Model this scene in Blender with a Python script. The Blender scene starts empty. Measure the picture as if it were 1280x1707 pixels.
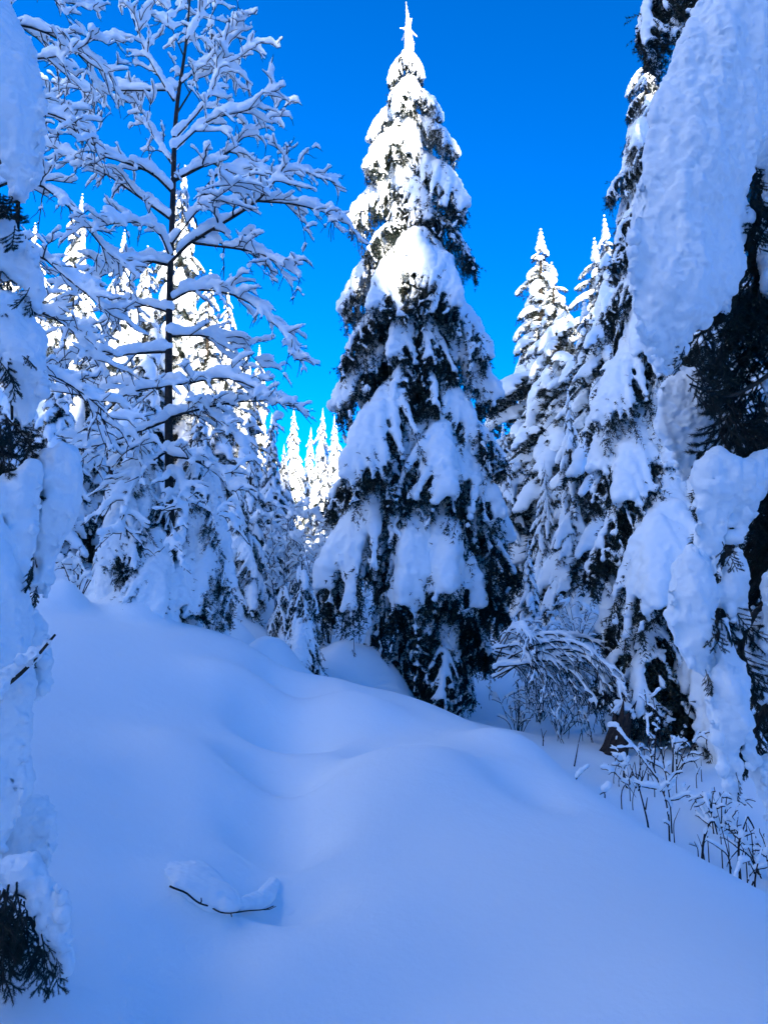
import bpy, bmesh, math, random
import numpy as np
from mathutils import Matrix, Vector

# ------------------------------------------------------------------ camera, sky, sun, exposure
sc = bpy.context.scene
R = math.radians
PITCH = R(7.0); EYE = 1.65; FPX = 1100.0
cam_d = bpy.data.cameras.new('camera'); cam = bpy.data.objects.new('camera', cam_d)
sc.collection.objects.link(cam); sc.camera = cam
cam_d.sensor_fit = 'HORIZONTAL'; cam_d.sensor_width = 36.0; cam_d.lens = 36.0 * FPX / 1280.0
cam_d.clip_start = 0.05; cam_d.clip_end = 2000
cam.location = (0, 0, EYE); cam.rotation_euler = (R(90) + PITCH, 0, 0)

SUN_EL, SUN_AZ = R(15.0), R(156.0)          # low winter sun behind the camera, to the right
sc.world = bpy.data.worlds.new('World'); sc.world.use_nodes = True
wn = sc.world.node_tree.nodes; wl = sc.world.node_tree.links
sky = wn.new('ShaderNodeTexSky'); sky.sky_type = 'NISHITA'; sky.sun_disc = False
sky.sun_elevation = SUN_EL; sky.sun_rotation = SUN_AZ
sky.altitude = 1500; sky.air_density = 0.39; sky.dust_density = 0.0; sky.ozone_density = 7.5
hs = wn.new('ShaderNodeHueSaturation'); hs.inputs['Saturation'].default_value = 1.10; hs.inputs['Hue'].default_value = 0.4985
bg = wn['Background']; bg.inputs['Strength'].default_value = 0.118
wl.new(sky.outputs[0], hs.inputs['Color']); wl.new(hs.outputs[0], bg.inputs['Color'])

sd = Vector((math.sin(SUN_AZ) * math.cos(SUN_EL), math.cos(SUN_AZ) * math.cos(SUN_EL), math.sin(SUN_EL)))
sun_d = bpy.data.lights.new('sun', 'SUN'); sun_d.energy = 3.4; sun_d.angle = R(0.6); sun_d.color = (1.0, 0.91, 0.77)
sun = bpy.data.objects.new('sun', sun_d); sc.collection.objects.link(sun)
sun.rotation_euler = (-sd).to_track_quat('-Z', 'Y').to_euler()

sc.view_settings.view_transform = 'Standard'; sc.view_settings.look = 'None'
sc.view_settings.exposure = 2.68; sc.view_settings.gamma = 1.0; sc.view_settings.use_curve_mapping = False
sc.cycles.max_bounces = 10; sc.cycles.diffuse_bounces = 6
sc.cycles.use_denoising = True

COL = sc.collection
rs = np.random.RandomState

# ------------------------------------------------------------------ helpers
def P(px, py, d):
    """world point seen at photo pixel (px,py), d metres ahead"""
    u = (px - 640.0) / FPX; v = (853.5 - py) / FPX
    y = math.cos(PITCH) - v * math.sin(PITCH); z = math.sin(PITCH) + v * math.cos(PITCH)
    k = d / y
    return np.array((u * k, d, EYE + z * k))
def PP(*pts): return np.array([P(*p) for p in pts])

def nmat(name, col, rough, spec=0.3, bump=None, var=None):
    m = bpy.data.materials.new(name); m.use_nodes = True
    n = m.node_tree.nodes; l = m.node_tree.links; b = n['Principled BSDF']
    b.inputs['Base Color'].default_value = (*col, 1); b.inputs['Roughness'].default_value = rough
    b.inputs['Specular IOR Level'].default_value = spec
    tc = n.new('ShaderNodeTexCoord')
    if var:
        t = n.new('ShaderNodeTexNoise'); t.inputs['Scale'].default_value = var[0]; t.inputs['Detail'].default_value = 4
        l.new(tc.outputs['Object'], t.inputs['Vector'])
        r = n.new('ShaderNodeValToRGB')
        r.color_ramp.elements[0].position = 0.3; r.color_ramp.elements[1].position = 0.7
        r.color_ramp.elements[0].color = (*var[1], 1); r.color_ramp.elements[1].color = (*var[2], 1)
        l.new(t.outputs['Fac'], r.inputs['Fac']); l.new(r.outputs['Color'], b.inputs['Base Color'])
    if bump:
        prev = None
        for scale, strength, dist in bump:
            t = n.new('ShaderNodeTexNoise'); t.inputs['Scale'].default_value = scale; t.inputs['Detail'].default_value = 5
            l.new(tc.outputs['Object'], t.inputs['Vector'])
            bn = n.new('ShaderNodeBump'); bn.inputs['Strength'].default_value = strength; bn.inputs['Distance'].default_value = dist
            l.new(t.outputs['Fac'], bn.inputs['Height'])
            if prev: l.new(prev.outputs['Normal'], bn.inputs['Normal'])
            prev = bn
        l.new(prev.outputs['Normal'], b.inputs['Normal'])
    return m

M_GROUND = nmat('snow_ground', (0.90, 0.945, 0.95), 0.6, 0.2, bump=[(1.3, 0.35, 0.06), (7, 0.35, 0.014), (45, 0.45, 0.004), (260, 0.6, 0.0018)])
M_SNOW = nmat('snow_on_trees', (0.90, 0.945, 0.95), 0.6, 0.2, bump=[(12, 0.35, 0.02), (60, 0.3, 0.005)])
M_SNOWN = nmat('snow_near', (0.90, 0.945, 0.95), 0.6, 0.2, bump=[(70, 0.45, 0.006), (300, 0.6, 0.002)])
M_NEEDLE = nmat('spruce_needles', (0.02, 0.035, 0.022), 0.55, 0.3, var=(3.0, (0.005, 0.011, 0.007), (0.016, 0.027, 0.016)))
M_BARK = nmat('bark', (0.04, 0.03, 0.024), 0.85, 0.2, bump=[(40, 0.6, 0.01)], var=(14.0, (0.018, 0.014, 0.012), (0.075, 0.058, 0.045)))
M_TWIG = nmat('twig_bark', (0.03, 0.022, 0.02), 0.8, 0.2, var=(20.0, (0.018, 0.013, 0.012), (0.05, 0.036, 0.03)))

def mesh_np(name, V, F, mats, mi=None, smooth=True):
    V = np.ascontiguousarray(V, dtype=np.float32); F = np.ascontiguousarray(F, dtype=np.int32)
    me = bpy.data.meshes.new(name); k = F.shape[1]
    me.vertices.add(len(V)); me.vertices.foreach_set('co', V.ravel())
    me.loops.add(F.size); me.loops.foreach_set('vertex_index', F.ravel())
    me.polygons.add(len(F)); me.polygons.foreach_set('loop_start', np.arange(0, F.size, k, dtype=np.int32))
    for m in mats: me.materials.append(m)
    if mi is not None: me.polygons.foreach_set('material_index', np.asarray(mi, dtype=np.int32))
    me.polygons.foreach_set('use_smooth', np.full(len(F), smooth, dtype=bool))
    me.update(calc_edges=True)
    return me

def link(name, me, parent=None):
    o = bpy.data.objects.new(name, me); COL.objects.link(o)
    if parent: o.parent = parent
    return o
def tag(o, label, cat, group=None):
    o['label'] = label; o['category'] = cat
    if group: o['group'] = group
    return o
def thing(name, label, cat, loc, group=None):
    o = bpy.data.objects.new(name, None); COL.objects.link(o); o.location = Vector(loc); o.empty_display_size = 0.2
    return tag(o, label, cat, group)

def ico(sub):
    bm = bmesh.new(); bmesh.ops.create_icosphere(bm, subdivisions=sub, radius=1.0)
    bm.verts.ensure_lookup_table()
    v = np.array([x.co[:] for x in bm.verts]); f = np.array([[q.index for q in x.verts] for x in bm.faces]); bm.free()
    return v, f
ICO = ico(2)

TMP = bpy.data.scenes.new('tmp_eval')
_tex = {}
def clouds(size, depth=2):
    k = (size, depth)
    if k not in _tex:
        t = bpy.data.textures.new('clouds', 'CLOUDS'); t.noise_scale = size; t.noise_depth = depth; _tex[k] = t
    return _tex[k]

def fuse(C, S, voxel, smooth=3, disp=()):
    """melt overlapping snow lumps (centres C, half-sizes S) into one skin; returns V, F(tri)"""
    C = np.asarray(C, float); S = np.asarray(S, float)
    if S.ndim == 1: S = np.repeat(S[:, None], 3, 1)
    iv, fi = ICO
    V = (iv[None] * S[:, None, :] + C[:, None, :]).reshape(-1, 3)
    F = (fi[None] + (np.arange(len(C)) * len(iv))[:, None, None]).reshape(-1, 3)
    me = mesh_np('tmp', V, F, [])
    o = bpy.data.objects.new('tmp', me); TMP.collection.objects.link(o)
    m = o.modifiers.new('r', 'REMESH'); m.mode = 'VOXEL'; m.voxel_size = voxel
    if smooth:
        m = o.modifiers.new('s', 'SMOOTH'); m.factor = 0.5; m.iterations = smooth
    for size, strength in disp:
        m = o.modifiers.new('d', 'DISPLACE'); m.texture = clouds(size); m.strength = strength; m.mid_level = 0.5; m.texture_coords = 'LOCAL'
    m = o.modifiers.new('t', 'TRIANGULATE')
    vl = TMP.view_layers[0]; vl.update()
    ev = o.evaluated_get(vl.depsgraph); em = ev.to_mesh()
    v = np.empty(len(em.vertices) * 3, np.float32); em.vertices.foreach_get('co', v)
    f = np.empty(len(em.polygons) * 3, np.int32); em.loops.foreach_get('vertex_index', f)
    ev.to_mesh_clear()
    bpy.data.objects.remove(o); bpy.data.meshes.remove(me)
    return v.reshape(-1, 3), f.reshape(-1, 3)

def unit(v):
    v = np.asarray(v, float); return v / (np.linalg.norm(v, axis=-1, keepdims=True) + 1e-9)

def tubes(polys, sides=6):
    """polys: list of (pts n*3, radii n) -> V, F"""
    VV, FF, off = [], [], 0
    a = np.arange(sides) * 2 * math.pi / sides
    for pts, rad in polys:
        pts = np.asarray(pts, float); rad = np.asarray(rad, float); n = len(pts)
        T = unit(np.gradient(pts, axis=0))
        up = np.array((0.0, 0, 1.0)) if abs(T[:, 2]).mean() < 0.8 else np.array((1.0, 0, 0))
        A = unit(np.cross(T, up)); B = np.cross(T, A)
        ring = pts[:, None] + rad[:, None, None] * (np.cos(a)[None, :, None] * A[:, None] + np.sin(a)[None, :, None] * B[:, None])
        V = np.concatenate([ring.reshape(-1, 3), pts[:1], pts[-1:]])
        i, j = np.meshgrid(np.arange(n - 1), np.arange(sides), indexing='ij'); j2 = (j + 1) % sides
        q = np.stack([i * sides + j, (i + 1) * sides + j, (i + 1) * sides + j2, i * sides + j2], -1).reshape(-1, 4)
        F = np.concatenate([q[:, [0, 1, 2]], q[:, [0, 2, 3]]])
        jj = np.arange(sides); k0 = n * sides
        F = np.concatenate([F, np.stack([np.full(sides, k0), jj, (jj + 1) % sides], -1),
                            np.stack([np.full(sides, k0 + 1), (n - 1) * sides + (jj + 1) % sides, (n - 1) * sides + jj], -1)])
        VV.append(V); FF.append(F + off); off += len(V)
    return np.concatenate(VV), np.concatenate(FF)

def needles(Pn, Dn, LS, n, nl, w, rng, fwd=0.65, down=0.0):
    """n needle blades round each shoot"""
    Pn = np.asarray(Pn, float); Dn = unit(Dn); LS = np.asarray(LS, float); N = len(Pn)
    f = rng.rand(N, n, 1); rad = rng.randn(N, n, 3)
    rad = rad - (rad * Dn[:, None]).sum(-1, keepdims=True) * Dn[:, None]; rad = unit(rad)
    base = Pn[:, None] + Dn[:, None] * LS[:, None, None] * f
    d = unit(Dn[:, None] * fwd + rad * 0.8 + np.array((0, 0, -down)))
    ln = nl * (0.7 + 0.5 * rng.rand(N, n, 1))
    side = unit(np.cross(d, rng.randn(N, n, 3))) * w
    V = np.stack([base - side, base + side, base + d * ln], 2).reshape(-1, 3)
    F = np.arange(len(V)).reshape(-1, 3)
    return V, F

def cat(parts):
    VV, FF, MI, off = [], [], [], 0
    for V, F, mi in parts:
        if len(F) == 0: continue
        VV.append(V); FF.append(F + off); MI.append(np.full(len(F), mi)); off += len(V)
    return np.concatenate(VV), np.concatenate(FF), np.concatenate(MI)

def resample(poly, n):
    poly = np.asarray(poly, float)
    # Catmull-Rom through the points
    p = np.concatenate([2 * poly[:1] - poly[1:2], poly, 2 * poly[-1:] - poly[-2:-1]])
    t = np.linspace(0, len(poly) - 1 - 1e-6, n); i = t.astype(int); u = (t - i)[:, None]
    a, b, c, d = p[i], p[i + 1], p[i + 2], p[i + 3]
    return 0.5 * ((2 * b) + (c - a) * u + (2 * a - 5 * b + 4 * c - d) * u ** 2 + (3 * b - a - 3 * c + d) * u ** 3)

def vnoise(Pt, seed):
    i0 = np.floor(Pt).astype(np.int64); f = Pt - i0; f = f * f * (3 - 2 * f); out = np.zeros(len(Pt))
    for c in range(8):
        o = np.array((c & 1, c >> 1 & 1, c >> 2 & 1)); q = i0 + o
        h = (q[:, 0] * 73856093 ^ q[:, 1] * 19349663 ^ q[:, 2] * 83492791 ^ seed * 2654435) & 0xffffff
        h = (h * 1103515245 + 12345) & 0xffffff; w = np.prod(np.where(o == 1, f, 1 - f), axis=1); out += w * (h / 0xffffff)
    return out - .5
def vnormals(V, F):
    n = np.cross(V[F[:, 1]] - V[F[:, 0]], V[F[:, 2]] - V[F[:, 0]]); N = np.zeros_like(V)
    for q in range(3): np.add.at(N, F[:, q], n)
    return unit(N)
def slump(V, F, seed, g=1.0, amp=1.0):
    V0 = V.astype(float); N = vnormals(V0, F); V = V0 * g
    k = np.array((1, 1, .38))
    big = vnoise(V * k * 13, seed); m = np.clip(vnoise(V * k * 5, seed + 7) + .5, 0, 1)
    d = .040 * big * (.4 + m) + .022 * vnoise(V * k * 30, seed + 1) + (.3 + m) * .016 * vnoise(V * 62, seed + 2) + m * .012 * vnoise(V * 115, seed + 3)
    return V0 + N * d[:, None] * amp

# ------------------------------------------------------------------ ground
ctrl = [  # photo pixel + distance of points on the snow
    (640, 1707, 2.75), (1200, 1707, 2.7), (120, 1707, 2.45), (60, 1500, 2.75), (60, 1300, 3.5), (90, 1150, 4.9), (130, 1030, 7.0),
    (250, 1500, 3.1), (380, 1540, 3.15), (300, 1300, 4.3), (470, 1450, 3.7), (470, 1300, 4.9), (455, 1200, 6.6), (330, 1120, 6.6),
    (640, 1450, 3.7), (800, 1450, 3.7), (640, 1280, 5.2), (600, 1200, 7.0), (560, 1152, 8.8), (680, 1170, 8.3), (800, 1212, 7.4), (800, 1300, 5.0),
    (900, 1262, 6.4), (1000, 1330, 5.4), (1100, 1395, 4.75), (1200, 1460, 4.2), (1280, 1512, 3.9), (1400, 1590, 3.5), (1000, 1500, 3.5), (1150, 1580, 3.15),
    (300, 1045, 8.2), (420, 1090, 8.6), (485, 1150, 8.9), (230, 1022, 8.5), (120, 1000, 9.3),
    (740, 1195, 13.0), (640, 1130, 12.5), (560, 1140, 11.0), (620, 1075, 15.5), (400, 1010, 14.5), (350, 975, 19.0), (480, 1000, 18),
    (880, 1225, 10.5), (950, 1280, 8.8), (1050, 1350, 7.2), (1150, 1420, 6.2), (1270, 1500, 5.4), (1100, 1290, 8.6), (1250, 1400, 7.0), (1180, 1240, 10.5),
    (950, 1110, 16.5), (1015, 1025, 24.0), (1150, 1120, 15), (880, 1040, 21), (1250, 1200, 12),
    (640, 980, 30), (400, 900, 34), (560, 900, 48), (900, 960, 34), (1200, 960, 30), (100, 860, 24), (0, 900, 15),
]
CP = np.array([P(*c) for c in ctrl])
extra = np.array([(-7, 3, 2.6), (-5, 0, 1.4), (0, -3, 0.0), (6, -3, -0.9), (6, 0, -0.7), (-6, -6, 1.2), (0, -10, 0.0), (12, 3, -1.2), (14, 12, 0.2),
                  (-14, 10, 5.0), (-20, 25, 8), (-25, 45, 11), (0, 70, 9), (20, 50, 8), (30, 25, 5), (25, 5, 2), (-20, -5, 4), (25, 80, 14), (-25, 80, 14)], float)
CP = np.concatenate([CP, extra])
def _phi(r2): return 0.5 * r2 * np.log(r2 + 1e-9)
def _solve(CP, lam=0.06):
    n = len(CP); d2 = ((CP[:, None, :2] - CP[None, :, :2]) ** 2).sum(-1)
    A = np.zeros((n + 3, n + 3)); A[:n, :n] = _phi(d2) + lam * np.eye(n)
    A[:n, n] = 1; A[:n, n + 1:] = CP[:, :2]; A[n, :n] = 1; A[n + 1:, :n] = CP[:, :2].T
    return np.linalg.solve(A, np.concatenate([CP[:, 2], np.zeros(3)]))
W_ = _solve(CP)
_nr = rs(5)
_wv = [(unit(_nr.randn(2)) * f, _nr.rand() * 6.28, a) for f, a in ((0.9, .03), (1.3, .028), (2.1, .022), (2.9, .016), (3.7, .012), (5.2, .008), (1.7, .022), (0.6, .05))]
bumps = []   # (x, y, height, radius): buried shrubs and snow pillows
def bump_at(px, py, d, h, r): p = P(px, py, d); bumps.append((p[0], p[1], h, r))
for b in ((322, 1452, 3.3, .045, .2), (435, 1478, 3.2, .02, .12), (350, 1545, 3.0, -.03, .16), (232, 1000, 8.0, .42, .34), (190, 1000, 8.3, .2, .3), (108, 960, 7.4, .30, .24), (262, 1020, 8.0, -.12, .3),
          (485, 1175, 7.8, -.32, .42), (470, 1235, 6.3, -.33, .42), (462, 1310, 5.1, -.29, .38), (466, 1400, 4.2, -.24, .34), (470, 1480, 3.5, -.15, .28), (400, 1180, 6.8, .16, .5), (350, 1280, 4.8, .14, .5), (745, 1190, 12.2, -.35, 1.0),
          (600, 1210, 7.1, .2, .48), (680, 1330, 4.9, .2, .65), (850, 1265, 6.3, .16, .42), (640, 1268, 5.7, -.10, .32), (880, 1350, 5.0, -.08, .32), (330, 1580, 2.9, -.06, .25), (560, 1560, 3.1, .05, .5), (250, 1350, 3.9, -.05, .35), (455, 1120, 9.6, .5, .38), (500, 1135, 10.0, .25, .4),
          (385, 1050, 10.5, .45, .55), (590, 1090, 12.2, .5, .55), (655, 1100, 12.6, .45, .5), (620, 1120, 11.6, -.3, .5), (680, 1180, 8.6, .05, .6),
          (540, 1170, 8.2, .1, .5), (960, 1345, 5.6, .06, .5), (770, 1290, 5.6, .07, .7), (430, 1020, 13, .5, .6), (340, 1010, 12, .5, .8),
          (1150, 1110, 13, .6, .6), (1060, 1060, 17, .6, .8), (900, 1060, 18, .5, .8), (980, 1040, 20, .5, .7), (600, 1030, 18, .6, 1.), (520, 1000, 21, .7, 1.)):
    bump_at(*b)
def gz(x, y):
    x = np.atleast_1d(np.asarray(x, float)); y = np.atleast_1d(np.asarray(y, float)); sh = x.shape
    x = x.ravel(); y = y.ravel(); out = np.empty(len(x)); n = len(CP)
    for s in range(0, len(x), 20000):
        xx = x[s:s + 20000]; yy = y[s:s + 20000]
        d2 = (xx[:, None] - CP[None, :, 0]) ** 2 + (yy[:, None] - CP[None, :, 1]) ** 2
        h = _phi(d2) @ W_[:n] + W_[n] + xx * W_[n + 1] + yy * W_[n + 2]
        dist = np.hypot(xx, yy); h = np.clip(h, -3, 26)
        amp = np.clip((dist - 2) / 8, 0.18, 1.0)
        for k, ph, a in _wv: h += a * amp * np.sin(k[0] * xx + k[1] * yy + ph + 1.3 * np.sin(k[1] * xx * .7 - k[0] * yy * .6 + ph * 2))
        for bx, by, bh, br in bumps: h += bh * np.exp(-(((xx - bx) ** 2 + (yy - by) ** 2) / (br * br)) ** 1.3)
        # the steep wooded hillside behind the camera that keeps the clearing in shade
        q = xx * math.sin(SUN_AZ) + yy * math.cos(SUN_AZ); l = -xx * math.cos(SUN_AZ) + yy * math.sin(SUN_AZ)
        H = RIDGE + np.clip((l - 8) * 0.6, 0, 4.0) + np.clip((5 - l) * 0.7, 0, 2.2)
        H = H + 0.8 * np.sin(l * 1.9) + 0.6 * np.sin(l * 4.1 + 1) + 0.5 * np.sin(l * .8 + 2)
        t = np.clip((q - 12) / 30, 0, 1); h += H * t * t * (3 - 2 * t)
        # unseen hillside added on the left to bounce sunlight into the shaded clearing
        u = np.clip((-xx - 0.55 * np.maximum(yy, 0) - 5) / 38, 0, 1); h += 56 * u * u * (3 - 2 * u)
        out[s:s + 20000] = h
    return out.reshape(sh)
RIDGE = 23.0
def g1(x, y): return float(gz(x, y)[0])

def hit(px, py):
    ds = np.linspace(1.5, 40, 1500); pts = np.array([P(px, py, d) for d in ds])
    k = np.argmax(pts[:, 2] < gz(pts[:, 0], pts[:, 1])); return float(ds[k])
def axis_pts(a, b, n, c, k):   # denser round c
    t = np.linspace(-1, 1, n); s = np.sinh(k * t) / math.sinh(k)
    return np.where(s < 0, c + s * (c - a), c + s * (b - c))
gx = axis_pts(-85, 80, 380, 0.0, 4.2); gy = axis_pts(-75, 130, 420, 4.0, 3.9)
X, Y = np.meshgrid(gx, gy); Z = gz(X, Y)
nx, ny = len(gx), len(gy)
i, j = np.meshgrid(np.arange(ny - 1), np.arange(nx - 1), indexing='ij')
Fg = np.stack([i * nx + j, i * nx + j + 1, (i + 1) * nx + j + 1, (i + 1) * nx + j], -1).reshape(-1, 4)
ground = link('snow_ground', mesh_np('snow_ground', np.stack([X, Y, Z], -1).reshape(-1, 3), Fg, [M_GROUND]))
ground['kind'] = 'structure'

# ------------------------------------------------------------------ spruce boughs
def bough_parts(seed, L=2.0, nside=10, W=0.42, drop=0.55, rise=0.10, hang=0.55, r0=0.1, cover=1.0, fine=True, fan=(.6, 1.0)):
    rng = rs(seed)
    t = np.linspace(0, 1, 26)
    def ax(t):
        t = np.asarray(t, float)
        return np.stack([L * (0.9 * t - 0.12 * t * t), 0.05 * L * np.sin(3 * t + seed), L * (rise * t - drop * t ** 1.8)], -1)
    A = ax(t); wood = [(A, np.interp(t, [0, 1], [0.022, 0.005]) * L / 2)]
    C, S = [], []; sp, sd_, sl = [], [], []
    for k in range(len(t)):
        if t[k] > 0.06 and rng.rand() < cover + .15:
            r = r0 * (1.15 - 0.35 * t[k]) * rng.uniform(.85, 1.2)
            C.append(A[k] + (0, 0, r * .45)); S.append((r, r, r * .8))
    for side in (-1, 1):
        for k in range(nside):
            tt = 0.10 + 0.88 * (k + rng.uniform(-.3, .3)) / nside
            a = ax(tt); T = unit(ax(tt + .02) - a)
            l = W * L * (0.55 + 0.45 * math.sin(math.pi * min(1, tt * 1.15 + .1))) * rng.uniform(.75, 1.15) * (1 - .45 * max(0, tt - .6) / .4)
            ang = rng.uniform(*fan)
            d = unit(T * math.cos(ang) + np.array((0, side, 0)) * math.sin(ang))
            hg = hang * rng.uniform(.7, 1.35)
            s = np.linspace(0, 1, 9)[:, None]
            pts = a + d * l * (s - .18 * s * s) + np.array((0, 0, -1)) * l * hg * s ** 1.7 + rng.randn(1, 3) * .02 * s
            wood.append((pts[::2], np.linspace(.008, .003, 5) * L / 2))
            snowy = rng.rand() < cover
            send = rng.uniform(.45, .92) if snowy else rng.uniform(0, .3)
            m = max(3, int(l / (r0 * .5)))
            for u in np.linspace(0.05, send, m):
                p = np.array([np.interp(u, s[:, 0], pts[:, q]) for q in range(3)])
                r = r0 * (1.0 - .68 * u / max(send, .3)) * rng.uniform(.85, 1.12)
                C.append(p + (0, 0, r * .4)); S.append((r, r, r * .85))
            # shoots hanging below
            tan = unit(np.gradient(pts, axis=0)); ns = 26 if fine else 6
            for q in range(ns):
                u = rng.uniform(.05, 1.0) ** .8
                p = np.array([np.interp(u, s[:, 0], pts[:, z]) for z in range(3)])
                tq = tan[min(8, int(u * 8))]
                dd = unit(tq * .6 + rng.randn(3) * .45 + np.array((0, 0, -.75)))
                ln = rng.uniform(.11, .27) * L / 2
                sp.append(p); sd_.append(dd); sl.append(ln)
                if fine and rng.rand() < .1 * cover + .02:     # thin snow lying along a shoot
                    for e in np.linspace(.1, .8, 3):
                        r = .028 * L / 2 * rng.uniform(.8, 1.4)
                        C.append(p + dd * ln * e + (0, 0, r * .5)); S.append((r, r, r))
    for _ in range(12 if fine else 6):
        sp.append(ax(rng.uniform(.9, 1))); sd_.append(unit(np.array((.5, 0, -.8)) + rng.randn(3) * .35)); sl.append(.2 * L / 2)
    return wood, (np.array(C), np.array(S)), (sp, sd_, sl)

BOUGH = {}
def bough_mesh(key, voxel, nn, nl, w, disp, **kw):
    wood, (C, S), (sp, sd_, sl) = bough_parts(**kw)
    rng = rs(kw['seed'] + 99)
    nV, nF = needles(sp, sd_, sl, nn, nl, w, rng)
    wV, wF = tubes(wood, 4)
    V, F, mi = cat([(nV, nF, 0), (wV, wF, 1)])
    sV, sF = fuse(C, S, voxel, 3, disp)
    if key[0] != 'far': sV = slump(sV, sF, kw['seed'], .5, 1.0 if key[0] == 'heavy' else .7)
    BOUGH[key] = dict(V=V, F=F, mi=mi, sV=sV, sF=sF)
    return BOUGH[key]

NH, NL = 6, 5
for k in range(NH):
    bough_mesh(('heavy', k), .028, 13, .055, .0075, [(.25, .05), (.09, .025)], seed=10 + k, nside=12, W=.44 + .05 * (k % 3), drop=.46 + .08 * (k % 3), r0=.128 + .015 * (k % 2), hang=.8, cover=.95, fan=(.4, .95))
for k in range(NL):
    bough_mesh(('light', k), .026, 15, .055, .0075, [(.15, .03)], seed=40 + k, nside=11, W=.38, drop=.45 + .07 * (k % 3), r0=.055, hang=.8, cover=.42)
NF = 4
for k in range(NF):
    bough_mesh(('far', k), .075, 7, .09, .018, [(.25, .08)], seed=70 + k, nside=8, W=.36, drop=.5 + .08 * (k % 3), r0=.12, hang=.95, cover=.95, fine=False)
for key, b in BOUGH.items():
    if key[0] != 'far':
        b['me'] = mesh_np('bough', b['V'], b['F'], [M_NEEDLE, M_BARK], b['mi'], smooth=False)
        b['snow'] = mesh_np('bough_snow', b['sV'], b['sF'], [M_SNOW])

def bmat(root, az, pitch, scale, roll=0.0):
    return Matrix.Translation(Vector(root)) @ Matrix.Rotation(az, 4, 'Z') @ Matrix.Rotation(pitch, 4, 'Y') @ Matrix.Rotation(roll, 4, 'X') @ Matrix.Diagonal((scale, scale, scale, 1))
def put_bough(parent, key, root, az, pitch, scale, roll=0.0):
    """root relative to the tree's base; pitch > 0 tips the bough down"""
    b = BOUGH[key]
    o = link('bough', b['me'], parent); o.matrix_basis = bmat(root, az, pitch, scale, roll)
    s = link('snow_cap', b['snow'], o)
    return o

def trunk_obj(parent, pts, rad, sides=10, name='trunk'):
    V, F = tubes([(pts, rad)], sides)
    return link(name, mesh_np(name, V, F, [M_BARK]), parent)

# ------------------------------------------------------------------ the tall spruce in the middle
TD = 13.0
base = P(745, 1185, TD); base[2] = g1(base[0], base[1]) - .1
top = P(678, 30, TD)
hero = thing('spruce_tree', 'tallest spruce in the middle, heavy snow slabs, sunlit tip against blue sky', 'spruce tree', base)
def hero_axis(h):     # h 0..1 -> point relative to the base
    f = np.asarray(h, float)[..., None]; rel = top - base
    off = np.stack([-.25 * np.sin(np.asarray(h, float) * math.pi), 0 * np.asarray(h, float), 0 * np.asarray(h, float)], -1)
    return rel * f + off
hh = np.linspace(0, 1, 14)
trunk_obj(hero, hero_axis(hh), np.interp(hh, [0, .1, 1], [.30, .22, .02]))
HT = top[2] - base[2]
def py_to_h(py): return (P(700, py, TD)[2] - base[2]) / HT
prof_py = [30, 60, 100, 200, 300, 450, 600, 740, 850, 950, 1050, 1120, 1180]
prof_r = [.12, .24, .68, 1.05, 1.35, 1.72, 1.92, 2.02, 2.15, 2.05, 1.75, 1.3, .9]
rng = rs(3)
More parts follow.
